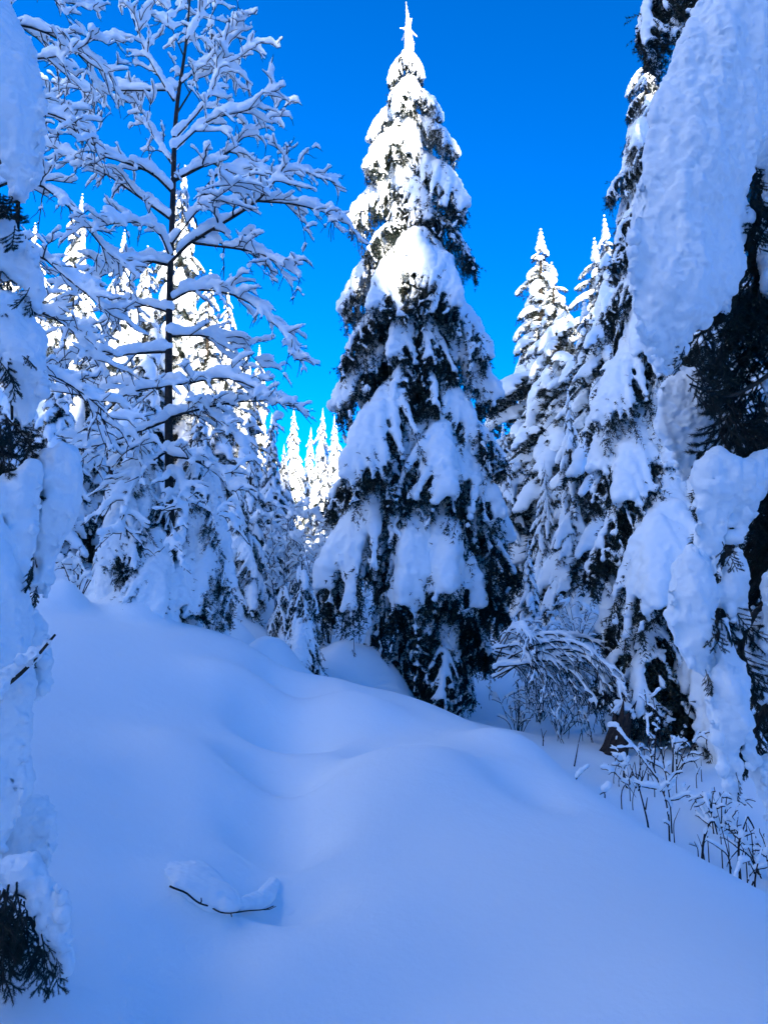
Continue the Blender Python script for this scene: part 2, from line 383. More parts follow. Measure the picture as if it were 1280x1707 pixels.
# placed slabs facing the camera: (root py, azimuth deg from straight-at-camera, + = right, length factor, pitch deg, kind, variant)
placed = [
    (88, -10, 1.0, 25, 'heavy', 0), (92, 60, 1.1, 22, 'heavy', 1), (95, -75, 1.1, 22, 'heavy', 2), (125, 30, .9, 25, 'light', 1),
    (135, 15, 1.0, 25, 'heavy', 3), (140, -40, 1.1, 25, 'heavy', 4), (150, 85, 1.15, 12, 'heavy', 5), (165, -95, 1.2, 14, 'heavy', 1), (190, -25, .8, 25, 'light', 0),
    (200, 0, .95, 22, 'heavy', 2), (205, 78, 1.3, 12, 'heavy', 0), (225, -62, 1.2, 18, 'heavy', 3), (245, -18, .8, 25, 'heavy', 5), (235, 40, .8, 25, 'light', 2),
    (262, 66, 1.5, 14, 'heavy', 4), (280, 100, 1.0, 14, 'light', 0), (290, -85, 1.15, 12, 'heavy', 0), (320, -30, .75, 25, 'light', 1), (320, 15, .7, 25, 'light', 2), (300, 35, .8, 22, 'heavy', 1),
    (350, 80, 1.2, 8, 'light', 2), (365, -62, .9, 18, 'light', 3), (395, 22, 1.05, 16, 'heavy', 1), (405, 58, 1.15, 12, 'heavy', 5), (400, -92, 1.15, 12, 'heavy', 4),
    (425, -42, 1.1, 18, 'heavy', 3), (440, -12, .8, 24, 'light', 0), (460, 88, 1.2, 10, 'heavy', 2), (490, -78, 1.1, 12, 'light', 2), (510, 10, .8, 22, 'light', 4), (520, 45, .9, 20, 'light', 1), (500, -30, .8, 25, 'heavy', 3),
    (545, 82, 1.15, 12, 'heavy', 3), (550, -97, 1.1, 14, 'heavy', 1), (580, -20, .8, 25, 'light', 0), (590, 25, .75, 22, 'light', 3), (610, 62, 1.0, 18, 'heavy', 2), (640, -58, 1.2, 8, 'heavy', 2), (650, -45, 1.0, 18, 'heavy', 0),
    (650, 88, 1.15, 14, 'light', 0), (685, 28, 1.05, 14, 'heavy', 4), (690, -15, .8, 25, 'light', 1), (715, -82, 1.1, 8, 'light', 4), (730, 68, 1.05, 16, 'heavy', 0), (720, 5, .7, 28, 'light', 2), (745, 92, 1.15, 12, 'heavy', 1),
    (765, -35, .9, 22, 'light', 3), (785, 10, .8, 22, 'light', 2), (800, -64, 1.25, 8, 'heavy', 5), (812, -22, 1.05, 16, 'heavy', 2), (822, 18, 1.05, 18, 'heavy', 3), (845, 50, .95, 22, 'heavy', 0), (820, 80, 1.1, 12, 'light', 1),
    (840, -86, 1.2, 10, 'heavy', 4), (880, 85, 1.0, 16, 'light', 1), (910, 5, .75, 28, 'light', 0), (930, -45, .8, 30, 'light', 2), (930, 45, .85, 36, 'heavy', 5), (950, 80, .9, 28, 'light', 3), (940, -80, .9, 20, 'light', 4),
    (1000, 20, .7, 40, 'light', 1), (1010, -30, .7, 35, 'light', 3), (1030, 60, .8, 45, 'light', 0), (1050, -70, .6, 35, 'light', 2), (1070, 35, .7, 40, 'light', 4), (1090, -5, .7, 35, 'light', 1), (1110, 60, .7, 35, 'light', 3), (1110, -50, .6, 30, 'light', 0), (1130, 20, .6, 25, 'light', 2),
]
for py, az, lf, pit, kd, v in placed:
    h = py_to_h(py); r = np.interp(py, prof_py, prof_r)
    put_bough(hero, (kd, v), hero_axis(h), R(-90 + az), R(pit + (10 if abs(az) < 62 else 5)), r * (1 + (lf - 1) * .7) / 1.55, R(rng.uniform(-12, 12)))
for k in range(120):          # round the back and filling between
    py = 80 + 1030 * ((k + rng.rand()) / 120) ** .85
    h = py_to_h(py); r = np.interp(py, prof_py, prof_r)
    az = R(90) + rng.uniform(-1.9, 1.9) if k % 3 else rng.uniform(0, 6.28)
    put_bough(hero, ('light', rng.randint(NL)) if rng.rand() < .9 else ('heavy', rng.randint(NH)), hero_axis(h), az, R(rng.uniform(15, 32)), r * rng.uniform(.5, .92) / 1.55, R(rng.uniform(-12, 12)))
# snowy leader with its star of short shoots
tp = hero_axis(1.0)
lead = [(PP((682, 85, TD), (679, 40, TD), (676, 2, TD)) - base, [.03, .02, .006])]
C, S = [], []
def chain(a, b, r0_, r1_, n=9):
    for u in np.linspace(0, 1, n): C.append(np.asarray(a) * (1 - u) + np.asarray(b) * u); r = r0_ * (1 - u) + r1_ * u; S.append((r, r, r))
pt = lambda x, y, dd=0: P(x, y, TD + dd) - base
chain(pt(682, 80), pt(679, 25), .12, .045); chain(pt(679, 25), pt(676, 0), .04, .012)
for e in ((667, 46, 0), (695, 60, .05), (686, 30, -.1), (670, 66, .2), (690, 72, -.2)): chain(pt(680, 48), pt(*e), .036, .02); lead.append((np.array([pt(680, 44), pt(*e)]), [.012, .006]))
V, F = tubes(lead, 5); ld = link('leader', mesh_np('leader', V, F, [M_BARK]), hero)
sV, sF = fuse(C, S, .02, 2, [(.06, .02)]); link('snow_cap', mesh_np('leader_snow', sV, sF, [M_SNOW]), ld)

# ------------------------------------------------------------------ other spruces
def crown_mesh(seed, H=12.0, Rr=2.0, nb=80, low=0.06, taper=.8):
    rng = rs(seed); Vn, Fn, Mi, Vs, Fs = [], [], [], [], []; on = os_ = 0
    for k in range(nb):
        f = low + (0.975 - low) * ((k + .5) / nb) ** .9
        reach = Rr * (1 - f) ** taper * rng.uniform(.8, 1.18) + .14
        az = k * 2.39996 + rng.uniform(-.3, .3)
        M = np.array(bmat((0, 0, f * H), az, R(rng.uniform(18, 46)), reach * rng.uniform(.85, 1.2) / 1.38, R(rng.uniform(-14, 14))))
        b = BOUGH[('far', rng.randint(NF))]
        Vn.append(b['V'] @ M[:3, :3].T + M[:3, 3]); Fn.append(b['F'] + on); Mi.append(b['mi']); on += len(b['V'])
        Vs.append(b['sV'] @ M[:3, :3].T + M[:3, 3]); Fs.append(b['sF'] + os_); os_ += len(b['sV'])
    # snowy tip
    iv, fi = ICO
    for z, r in ((.975, .085), (.99, .065), (1.005, .05), (1.018, .035), (1.03, .02)):
        Vs.append(iv * (r, r, r * 1.6) + (0, 0, z * H)); Fs.append(fi + os_); os_ += len(iv)
    return (mesh_np('crown', np.concatenate(Vn), np.concatenate(Fn), [M_NEEDLE, M_BARK], np.concatenate(Mi), smooth=False),
            mesh_np('crown_snow', np.concatenate(Vs), np.concatenate(Fs), [M_SNOW]))
hz = np.linspace(0, 1, 8)
_tv, _tf = tubes([(np.stack([hz * 0, hz * 0, hz * 11.8 - .4], -1), np.interp(hz, [0, 1], [.17, .015]))], 8)
TRUNK12 = mesh_np('trunk', _tv, _tf, [M_BARK])
CROWN = [crown_mesh(1, nb=96), crown_mesh(2, Rr=2.4, nb=102), crown_mesh(3, Rr=1.7, nb=92), crown_mesh(4, Rr=2.1, low=.22, nb=86)]
def far_spruce(px, py_top, d, v, label, width=1.0, rot=0.0, group=None, name='spruce_tree'):
    t = P(px, py_top, d); z0 = g1(t[0], t[1]) - .15; s = (t[2] - z0) / (12.0 * 1.03)
    o = thing(name, label, 'spruce tree', (t[0], t[1], z0), group)
    o.rotation_euler = (.03 * math.sin(px * 1.7), .03 * math.cos(px * 2.3), rot); o.scale = (s * width * 1.12, s * width * 1.12, s)
    link('trunk', TRUNK12, o); c = link('crown', CROWN[v][0], o); link('snow_cap', CROWN[v][1], c)
    return o
far_spruce(300, 285, 22, 0, 'sunlit tall spruce directly behind the bare snowy tree, tip beside its trunk', 1.15, .3)
far_spruce(112, 318, 21, 1, 'sunlit tall spruce at far left behind the bare tree', 1.0, 1.1)
far_spruce(205, 375, 25, 2, 'sunlit slim spruce between two taller ones behind the bare tree', 1.3, 2.0)
far_spruce(385, 470, 25, 1, 'sunlit spruce behind the right branches of the bare tree', .95, 2.8)
far_spruce(30, 420, 18, 0, 'shaded spruce showing behind the left edge snow masses', 1.1, 4.0)
far_spruce(432, 572, 30, 2, 'sunlit pointed spruce at right edge of the left forest, below open sky', 1.2, .9)
far_spruce(345, 640, 17, 0, 'shaded dark spruce low behind the bare tree trunk', 1.2, 5.1)
far_spruce(170, 600, 16, 3, 'shaded spruce behind the thin forked sapling on the left', 1.1, 3.3)
far_spruce(458, 690, 19, 2, 'slim drooping shaded spruce left of the frosted thicket', 1.25, 1.7)
far_spruce(491, 676, 42, 0, 'far sunlit spruce with rounded tip, leftmost in the sky gap', 1.0, .2)
far_spruce(511, 712, 46, 2, 'far small sunlit spruce between two taller tips in the sky gap', 1.1, 1.2)
far_spruce(534, 682, 42, 1, 'far sunlit spruce with star tip in the sky gap beside the tall spruce', .9, 2.2)
far_spruce(563, 690, 40, 0, 'far spruce touching the left outline of the tall middle spruce', 1.0, 3.2)
far_spruce(885, 378, 29, 2, 'tallest sunlit spruce of the far right group, pointed tip', 2.0, .7)
far_spruce(937, 434, 25, 0, 'second spruce of the far right group with broad rounded tip', 1.8, 2.6)
far_spruce(1010, 392, 24, 3, 'spruce with bare lower trunk right of the far right group', 1.7, 4.4)
far_spruce(1030, 345, 19, 0, 'spruce whose tip peeks out left of the big snow slab', 1.4, 1.4)
far_spruce(840, 700, 24, 2, 'shaded slim spruce hiding behind the right flank of the tall spruce', 1.2, 3.9)
far_spruce(905, 760, 20, 1, 'low shaded spruce below the far right group', .8, 5.6)
far_spruce(880, 900, 17.5, 0, 'small snowy spruce beside the tall spruce trunk on its right', 1.3, 2.1)
far_spruce(70, 372, 26, 2, 'sunlit spruce squeezed between left edge and far left spruce', 1.5, .5)
far_spruce(160, 440, 23, 1, 'sunlit broad spruce filling the gap left of the bare tree', 1.0, 5.5)
far_spruce(250, 420, 20, 0, 'sunlit dense spruce just left of the bare tree trunk', 1.3, 2.4)
far_spruce(345, 455, 21, 2, 'sunlit dense spruce just right of the bare tree trunk', 1.5, 1.0)
far_spruce(405, 560, 23, 0, 'half-lit spruce below the right branch tips of the bare tree', 1.2, 4.6)
far_spruce(110, 560, 15, 2, 'shaded spruce above the eared snow lump at left', 1.6, 3.0)
far_spruce(250, 640, 15.5, 1, 'shaded spruce just behind the small bowed spruces', 1.0, .3)
far_spruce(415, 720, 15, 0, 'shaded dark spruce in front of the frosted thicket, left side', 1.3, 2.0)
far_spruce(475, 740, 26, 1, 'half-lit spruce rising behind the slim drooping spruce', 1.0, 1.9)
far_spruce(545, 760, 30, 3, 'half-lit spruce above the frosted thicket, beside the tall spruce', 1.3, .9)
far_spruce(910, 410, 32, 1, 'sunlit spruce between the two tips of the far right group', 1.1, 3.0)
far_spruce(970, 500, 21, 2, 'shaded dense spruce in the middle of the far right group', 1.5, 5.0)
far_spruce(948, 640, 19, 0, 'shaded spruce left of the bare lower trunk', .9, 1.5)
far_spruce(822, 770, 34, 0, 'far spruce right against the right outline of the tall spruce', 1.6, 1.2)
far_spruce(800, 800, 40, 1, 'far spruce seen just through the right flank of the tall spruce', 1.4, .4)
far_spruce(590, 800, 36, 2, 'far spruce behind the left skirt of the tall spruce', 1.8, 2.2)
far_spruce(700, 640, 32, 1, 'far spruce seen through the tall middle spruce', 1.0, 2.1)
far_spruce(1180, 300, 22, 1, 'far spruce hidden behind the right foreground snow', 1.1, .1)


# unseen spruces added behind the viewer to keep light off the near snow
for k, (x, y, h) in enumerate(((-2.9, -2.4, 8), (3.0, -2.6, 8), (6.2, -1.8, 8), (-6.5, -.8, 9), (.4, -6.5, 10))):
    o = thing('spruce_tree', 'unseen snowy spruce added behind the viewpoint to dim the near snow', 'spruce tree', (x, y, g1(x, y) - .15), 'spruces behind the viewpoint')
    o.rotation_euler.z = k * 1.3; o.scale = (h / 12 * 1.2, h / 12 * 1.2, h / 12); link('trunk', TRUNK12, o); c = link('crown', CROWN[k % 4][0], o); link('snow_cap', CROWN[k % 4][1], c)

rng = rs(44)
for k in range(22):
    l = -7 + 33 * (k + rng.uniform(.2, .8)) / 22; x = 42 * math.sin(SUN_AZ) - l * math.cos(SUN_AZ); y = 42 * math.cos(SUN_AZ) + l * math.sin(SUN_AZ); h = rng.uniform(4.5, 7.5)
    o = thing('spruce_tree', 'spruce on the ridge behind the viewpoint, shading the clearing', 'spruce tree', (x, y, g1(x, y) - .2), 'spruces on the ridge behind the viewpoint')
    o.rotation_euler.z = k * 1.7; o.scale = (h / 12 * 1.1, h / 12 * 1.1, h / 12); link('trunk', TRUNK12, o); c = link('crown', CROWN[k % 4][0], o); link('snow_cap', CROWN[k % 4][1], c)

# ------------------------------------------------------------------ the spruce on the right behind the big slab, built from boughs
def bough_spruce(name, label, px_base, d, px_top, py_top, Rr, nb, seed, heavy=.5, low=.05, taper=.8, dz=0.0, cat_='spruce tree', pit=(14, 34), h0=.28, facing=None):
    rng = rs(seed)
    b = P(px_base, 1000, d); b[2] = g1(b[0], b[1]) - .08 + dz; tp = P(px_top, py_top, d); H = tp[2] - b[2]; rel = tp - b
    o = thing(name, label, cat_, b)
    hh = np.linspace(0, 1, 10)
    trunk_obj(o, rel * hh[:, None], np.interp(hh, [0, 1], [max(.03, H * .014), .008]))
    for k in range(nb):
        f = low + (.97 - low) * ((k + .5) / nb) ** .9
        reach = Rr * (1 - f) ** taper * rng.uniform(.8, 1.2) + .1
        az = k * 2.39996 + rng.uniform(-.35, .35)
        key = ('heavy', rng.randint(NH)) if rng.rand() < heavy else ('light', rng.randint(NL))
        put_bough(o, key, rel * f, az, R(rng.uniform(*pit)), reach / 1.45, R(rng.uniform(-12, 12)))
    return o, b, rel
bough_spruce('spruce_tree', 'snow laden spruce standing close behind the big snow slab on the right', 1128, 10.6, 1072, 70, 1.95, 100, 21, heavy=.55, taper=.6, low=.13)
bough_spruce('spruce_tree', 'dark shaded spruce low on the right, below the hanging snow tongues', 1195, 9.8, 1185, 900, .8, 34, 22, heavy=.2, low=.1, taper=.6)
# young trees bowed under snow
bough_spruce('young_spruce', 'small snow-bowed spruce at the foot of the bare tree, left of its trunk', 222, 8.4, 240, 728, 1.15, 46, 31, heavy=.75, low=.12, taper=.5, pit=(28, 55))
bough_spruce('young_spruce', 'small snow-bowed spruce just right of the bare tree trunk', 338, 8.9, 330, 738, 1.15, 46, 32, heavy=.75, low=.12, taper=.5, pit=(28, 55))
bough_spruce('young_spruce', 'small drooping spruce beside the snow pillow, left of the tall spruce', 515, 11.0, 503, 935, .75, 34, 33, heavy=.55, low=.05, taper=.55, pit=(25, 50))
bough_spruce('young_spruce', 'tiny snow-bowed spruce next to the drooping one, left side', 462, 12.2, 475, 968, .55, 20, 34, heavy=.8, low=.1, taper=.6, pit=(25, 50))
bough_spruce('young_spruce', 'small spruce under the right branch tips of the bare tree', 395, 12.5, 398, 800, .9, 30, 35, heavy=.7, low=.1, taper=.6, pit=(25, 45))

# ------------------------------------------------------------------ bare broadleaf trees and shrubs loaded with snow
UP = np.array((0, 0, 1.0))
def sub_branch(p, T, l, ang, rng, flat=.5, up=.2, droop=.25, n=6):
    v = rng.randn(3); v -= v.dot(T) * T; v[2] *= flat; v = unit(v)
    d = unit(T * math.cos(ang) + v * math.sin(ang) + UP * up)
    s = np.linspace(0, 1, n)[:, None]
    j = np.cumsum(rng.randn(n, 3) * .035 * l, 0); j[0] = 0
    return p + d * l * s - UP * droop * l * s * s + j
def grow(poly, r0, r1, rng, plan, lvl=0, **kw):
    """plan: list of (count per metre, length, angle range) per level"""
    poly = np.asarray(poly, float); n = len(poly)
    out = [(poly, np.linspace(r0, r1, n), lvl)]
    if lvl < len(plan):
        per, ln, (a0, a1) = plan[lvl]
        L = np.linalg.norm(np.diff(poly, axis=0), axis=1).sum(); c = max(1, int(round(per * L)))
        T = unit(np.gradient(poly, axis=0))
        for k in range(c):
            f = .18 + .82 * (k + rng.rand()) / c
            i_ = min(n - 1, int(f * (n - 1))); i2 = min(n - 1, i_ + 1); u = f * (n - 1) - i_
            p = poly[i_] * (1 - u) + poly[i2] * u
            sp = sub_branch(p, T[i_], ln * rng.uniform(.55, 1.25) * (1.15 - .5 * f), R(rng.uniform(a0, a1)), rng, **kw)
            rr = (r0 * (1 - f) + r1 * f) * .6
            out += grow(sp, max(rr, .0065), max(rr * .4, .0035), rng, plan, lvl + 1, **kw)
    return out
def branch_snow(items, rng, sizes, gap=.1, vox=.0225, disp=((.09, .03),), tall=1.15):
    C, S = [], []
    for pts, rad, lvl in items:
        base_r = sizes[min(lvl, len(sizes) - 1)]
        if base_r <= 0: continue
        seg = np.linalg.norm(np.diff(pts, axis=0), axis=1); L = seg.sum(); m = max(3, int(L / (base_r * .55)))
        q = resample(pts, m); rr = np.interp(np.linspace(0, 1, m), np.linspace(0, 1, len(rad)), rad); T = unit(np.gradient(q, axis=0))
        ph = rng.rand(3) * 6.28; x = np.linspace(0, L, m)
        var = .92 + .25 * np.sin(x * 7 + ph[0]) + .18 * np.sin(x * 17 + ph[1]) + .1 * rng.randn(m)
        end = rng.uniform(.8, 1.0)
        for k in range(m):
            if abs(T[k, 2]) > .86 or k / m > end or var[k] < .55 + gap * 2 * (rng.rand() - .5): continue
            r = base_r * var[k] * (1 - .4 * T[k, 2] ** 2) * (1 - .35 * (k / m) ** 3)
            C.append(q[k] + UP * (r * tall * .98 + rr[k] * .5)); S.append((r, r, r * tall))
    if len(C) < 3: return None
    return fuse(C, S, vox, 2, disp)
def islands(V, F):
    lab = np.arange(len(V))
    for _ in range(400):
        m = lab[F].min(1); new = lab.copy(); np.minimum.at(new, F.ravel(), np.repeat(m, 3)); new = new[new]
        if (new == lab).all(): break
        lab = new
    out = []
    for l in np.unique(lab[F[:, 0]]):
        f = F[lab[F[:, 0]] == l]; ids, inv = np.unique(f, return_inverse=True)
        if len(ids) > 14: out.append((V[ids], inv.reshape(-1, 3)))
    return out
def snowy_limbs(parent, limbs, rng, plan, sizes, org, name='branch', vox=.0225, sides=4, gap=.1, disp=((.09, .03),), **kw):
    for poly, r0, r1 in limbs:
        it = grow(resample(poly, 12) - org, r0, r1, rng, plan, **kw)
        V, F = tubes([(p, r) for p, r, l in it], sides)
        o = link(name, mesh_np(name, V, F, [M_TWIG]), parent)
        sn = branch_snow(it, rng, sizes, gap, vox, disp)
        if sn:
            for v_, f_ in (islands(*sn) if len(sn[0]) < 9000 else [sn]): link('snow_layer', mesh_np('snow_layer', v_, f_, [M_SNOW]), o)

D0 = 8.5
bp = P(287, 1010, D0); bp[2] = g1(bp[0], bp[1]) - .1
bare = thing('broadleaf_tree', 'tall bare tree with dark trunk, every branch piled with snow, left', 'tree', bp)
tr = PP((289, 1030, D0), (284, 930, D0), (282, 800, D0), (281, 640, D0), (283, 480, D0), (288, 340, D0), (291, 230, D0), (297, 160, D0), (309, 80, D0), (316, 0, D0), (320, -90, D0))
tr[0, 2] = bp[2]
ts = resample(tr, 30)
V, F = tubes([(ts - bp, np.interp(np.linspace(0, 1, 30), [0, .25, .5, 1], [.075, .052, .038, .007]))], 9)
link('trunk', mesh_np('trunk', V, F, [M_TWIG]), bare)
def L_(r0, r1, *pts, dd=0.0):     # limb through photo points, bending dd metres towards (-) or away (+) from the camera
    n = len(pts); return (np.array([P(x, y, D0 + dd * (i / (n - 1)) ** 1.1) for i, (x, y) in enumerate(pts)]), r0, r1)
limbs = [
    L_(.030, .008, (284, 438), (319, 403), (398, 356), (436, 328), (466, 290), (480, 262), dd=-.7), L_(.016, .004, (430, 335), (490, 340), (545, 355), (572, 372), dd=-.3),
    L_(.026, .006, (288, 302), (330, 280), (375, 258), (400, 232), (440, 205), (486, 168), dd=.5), L_(.018, .005, (322, 405), (400, 415), (440, 425), (500, 462), dd=-.9),
    L_(.018, .005, (330, 328), (375, 282), (440, 290), (500, 285), (560, 305), dd=.9), L_(.018, .004, (288, 500), (328, 483), (403, 497), (470, 553), (492, 604), dd=-.6),
    L_(.022, .006, (281, 697), (328, 683), (403, 669), (490, 672), dd=-.7), L_(.014, .004, (335, 684), (375, 711), (422, 770), dd=-1.0), L_(.018, .005, (283, 560), (340, 560), (400, 575), (460, 640), dd=.8),
    L_(.024, .006, (281, 442), (234, 434), (180, 455), (110, 480), dd=-.8), L_(.024, .006, (286, 366), (215, 315), (155, 275), (80, 242), (30, 230), dd=.4), L_(.022, .006, (288, 322), (250, 287), (180, 258), (110, 205), (70, 180), dd=-.9),
    L_(.018, .006, (289, 276), (262, 235), (236, 180), (215, 140), dd=.5), L_(.016, .005, (290, 168), (250, 100), (225, 40), (200, -40), dd=-.5), L_(.014, .004, (292, 150), (200, 150), (130, 148), (60, 128), dd=.6),
    L_(.016, .005, (294, 190), (330, 130), (350, 80), (355, 0), dd=.5), L_(.014, .004, (292, 230), (340, 175), (365, 120), (385, 60), (400, 30), dd=-.6), L_(.012, .004, (300, 140), (340, 110), (390, 100), (430, 70), dd=.2),
    L_(.014, .004, (290, 250), (350, 200), (420, 180), (455, 145), dd=-.2), L_(.010, .003, (305, 90), (285, 40), (270, -30), dd=.3), L_(.010, .003, (310, 70), (335, 20), (345, -40), dd=-.3),
    L_(.018, .005, (281, 586), (210, 590), (150, 592), (105, 600), dd=-.6), L_(.018, .005, (281, 700), (225, 722), (170, 740), (131, 748), dd=-.9), L_(.016, .005, (282, 520), (230, 510), (160, 540), (100, 540), dd=.8),
    L_(.018, .005, (281, 640), (250, 650), (190, 640), (120, 660), dd=.9), L_(.018, .005, (281, 640), (310, 640), (370, 630), (430, 650), (470, 700), dd=-1.2),
    L_(.016, .005, (282, 760), (330, 770), (380, 810), (400, 880), dd=-.9), L_(.016, .005, (282, 750), (240, 780), (215, 830), (200, 900), dd=-.9), L_(.016, .005, (282, 790), (300, 800), (310, 850), (300, 930), dd=-1.2),
    L_(.014, .004, (284, 430), (260, 380), (215, 370), (150, 380), dd=-1.3), L_(.014, .004, (284, 410), (330, 350), (360, 330), (400, 300), dd=-1.3),
]
PLAN = [(9.0, .52, (30, 65)), (6.0, .22, (30, 65))]
snowy_limbs(bare, limbs, rs(8), PLAN, [.060, .040, .025], bp, flat=.6, up=.12, droop=.2)

# second bare tree out of the frame on the left; its branches reach in
D0 = 7.2
bp2 = P(-60, 1000, D0); bp2[2] = g1(bp2[0], bp2[1]) - .1
bare2 = thing('broadleaf_tree', 'bare tree beyond the left edge, snowy branches reaching in across the sky', 'tree', bp2)
ts = resample(np.concatenate([[bp2], PP((-60, 700, D0), (-50, 400, D0), (-45, 100, D0), (-40, -200, D0))]), 20)
V, F = tubes([(ts - bp2, np.linspace(.09, .03, 20))], 8); link('trunk', mesh_np('trunk', V, F, [M_TWIG]), bare2)
limbs = [L_(.022, .005, (-48, 60), (20, 40), (90, 60), (150, 105), (185, 125), dd=.5), L_(.022, .005, (-48, -60), (40, -30), (100, 0), (150, 10), dd=.3), L_(.02, .005, (-48, 200), (30, 180), (100, 195), (170, 235), dd=-.3),
         L_(.02, .005, (-50, 330), (40, 300), (110, 340), (170, 410), (200, 440), dd=.4), L_(.02, .005, (-50, 430), (50, 420), (120, 470), (180, 520), dd=-.3), L_(.018, .005, (-52, 540), (60, 520), (130, 560), (170, 620), dd=.3), L_(.018, .004, (-48, 120), (40, 100), (110, 90), (165, 60), dd=-.4),
         L_(.018, .005, (-52, 640), (60, 620), (130, 650), (190, 700), dd=-.4)]
snowy_limbs(bare2, limbs, rs(9), PLAN, [.055, .038, .025], bp2, flat=.6, up=.1, droop=.2)

# thin forked sapling
D0 = 8.2
bp3 = P(190, 900, D0); bp3[2] = g1(bp3[0], bp3[1]) - .1
sap = thing('sapling', 'thin forked sapling with dark stem, left of the bare tree trunk', 'sapling', bp3)
limbs = [(np.concatenate([[bp3], PP((190, 830, D0), (180, 760, D0), (172, 690, D0))]), .026, .018), L_(.014, .004, (173, 695), (150, 665), (110, 655), (70, 650), dd=-.3), L_(.014, .004, (173, 690), (215, 655), (270, 645), (335, 635), dd=-.5),
         L_(.010, .004, (186, 780), (215, 750), (260, 735), dd=-.3), L_(.010, .004, (180, 740), (150, 735), (120, 750), dd=.2), L_(.010, .004, (172, 690), (178, 640), (165, 600), dd=.3)]
snowy_limbs(sap, limbs, rs(10), [(5, .32, (30, 65)), (4, .14, (30, 65))], [.05, .036, .024], bp3, flat=.6, up=.12)

def shrub(name, label, px, d, h, w, ns, seed, size=.03, plan=None, lean=0.0, r=.011, vox=.02, group=None, cat_='shrub', py=1000):
    rng = rs(seed); b = P(px, py, d); b[2] = g1(b[0], b[1]) - .06
    o = thing(name, label, cat_, b, group)
    C_all = []
    for k in range(ns):
        a = rng.uniform(0, 6.28); rr = rng.uniform(.2, 1) * w
        e = np.array((math.cos(a) * rr + lean, math.sin(a) * rr, h * rng.uniform(.6, 1.05)))
        st = np.array((math.cos(a), math.sin(a), 0)) * .07 * rng.rand()
        poly = [st, st * .6 + e * (.4, .4, .5), e * (.85, .85, .95) , e * (1.12, 1.12, .92)]
        C_all.append((np.array(poly), r, .003))
    snowy_limbs(o, C_all, rng, plan or [(6, .28, (25, 60)), (4, .12, (25, 60))], [size * 1.25, size, size * .75], np.zeros(3), name='stem', vox=vox, sides=4, flat=.8, up=.15, droop=.25, disp=((.07, .02),))
    return o
shrub('shrub', 'frosted bush in the gap between slim spruce and tall spruce', 505, 16.5, 2.3, 1.1, 12, 51, .05, vox=.03)
shrub('shrub', 'frosted bush in the gap, right beside the tall spruce boughs', 548, 15.5, 2.0, .8, 10, 52, .05, vox=.03)
shrub('shrub', 'frosted bush left of the gap, in front of slim spruce', 425, 16, 1.7, .9, 10, 53, .05, vox=.03)
shrub('shrub', 'low snowy bush left of the bare tree mound', 128, 10.5, .75, .5, 8, 54, .04, vox=.025)
shrub('shrub', 'frosted shrub behind the arching branches, right of the tall spruce', 880, 16.5, 1.2, .9, 11, 55, .035, vox=.025)
shrub('shrub', 'frosted shrub below the far right group, near the bare trunk', 960, 17.5, 1.3, .9, 11, 56, .035, vox=.025)
shrub('shrub', 'small frosted shrub on the slope right of the bare trunk', 1050, 14.0, .9, .7, 9, 57, .03, vox=.025)
shrub('shrub', 'frosted shrub seen under the tall spruce boughs on the left', 600, 17, 1.2, .8, 9, 58, .045, vox=.03)

for k, (px, d, h, w, n, lab) in enumerate(((925, 12.5, 1.0, .8, 9, 'frosted shrub tangled behind the left part of the arching thicket'), (1000, 12.0, .9, .7, 9, 'frosted shrub tangled above the stump'), (1075, 11.0, .8, .6, 8, 'thin frosted shrub right of the stump, on the bank'),
        (1105, 8.6, .55, .45, 7, 'low snowy shrub behind the largest sapling'), (1175, 7.2, .45, .4, 7, 'low snowy shrub right of the largest sapling'), (1250, 6.4, .42, .4, 8, 'low snowy shrub near the right edge below the snow tongues'), (1040, 8.0, .4, .4, 6, 'low snowy shrub between stump and crest'),
        (858, 12.2, .9, .6, 11, 'frosted shrub touching the right foot of the tall spruce'), (895, 13.5, 1.0, .7, 12, 'frosted shrub on the bank between tall spruce and slim trunk'), (950, 14.5, 1.0, .7, 12, 'frosted shrub uphill of the arching thicket, centre of the bank'), (1010, 14.0, .9, .6, 11, 'frosted shrub just below the slim bare trunk'), (1065, 12.8, .9, .6, 10, 'frosted shrub uphill of the stump on its right'),
        (468, 13.8, 2.5, .8, 10, 'frosted bush behind the tiny bowed spruce'), (548, 14.2, 3.1, .9, 13, 'frosted bush left of the tall spruce skirt'), (440, 18, 2.4, 1.1, 12, 'tall frosted bush at the foot of the slim spruce'))):
    shrub('shrub', lab, px, d, h, w, n, 600 + k, .022 if px > 600 else .04, vox=.019 if px > 600 else .03, r=.008)
# arching thicket right of the tall spruce
D0 = 10.8
bpa = P(832, 1150, D0); bpa[2] = g1(bpa[0], bpa[1]) - .05
arch = thing('arching_shrub', 'thicket of arching twigs bent under snow right of the tall spruce', 'shrub', bpa)
limbs = []
rng = rs(77)
for k in range(26):
    x1 = 860 + 200 * (k + rng.rand()) / 26; y0 = 1135 - 70 * rng.rand(); top_y = 1045 + rng.uniform(-10, 60); y2 = 1130 + 90 * rng.rand() + (x1 - 870) * .15
    limbs.append(L_(.012, .003, (828 + rng.uniform(-8, 12), y0), (828 + (x1 - 828) * .35, top_y + 12), (828 + (x1 - 828) * .7, top_y + 12), (x1, (top_y + y2) / 2), (x1 + 18, y2), dd=rng.uniform(-1.4, 1.2)))
limbs.append(L_(.02, .006, (850, 1108), (905, 1100), (945, 1085), (985, 1105), (1010, 1150), dd=-.8)); limbs.append(L_(.018, .006, (840, 1068), (905, 1066), (960, 1075), (1010, 1110), dd=-.5))
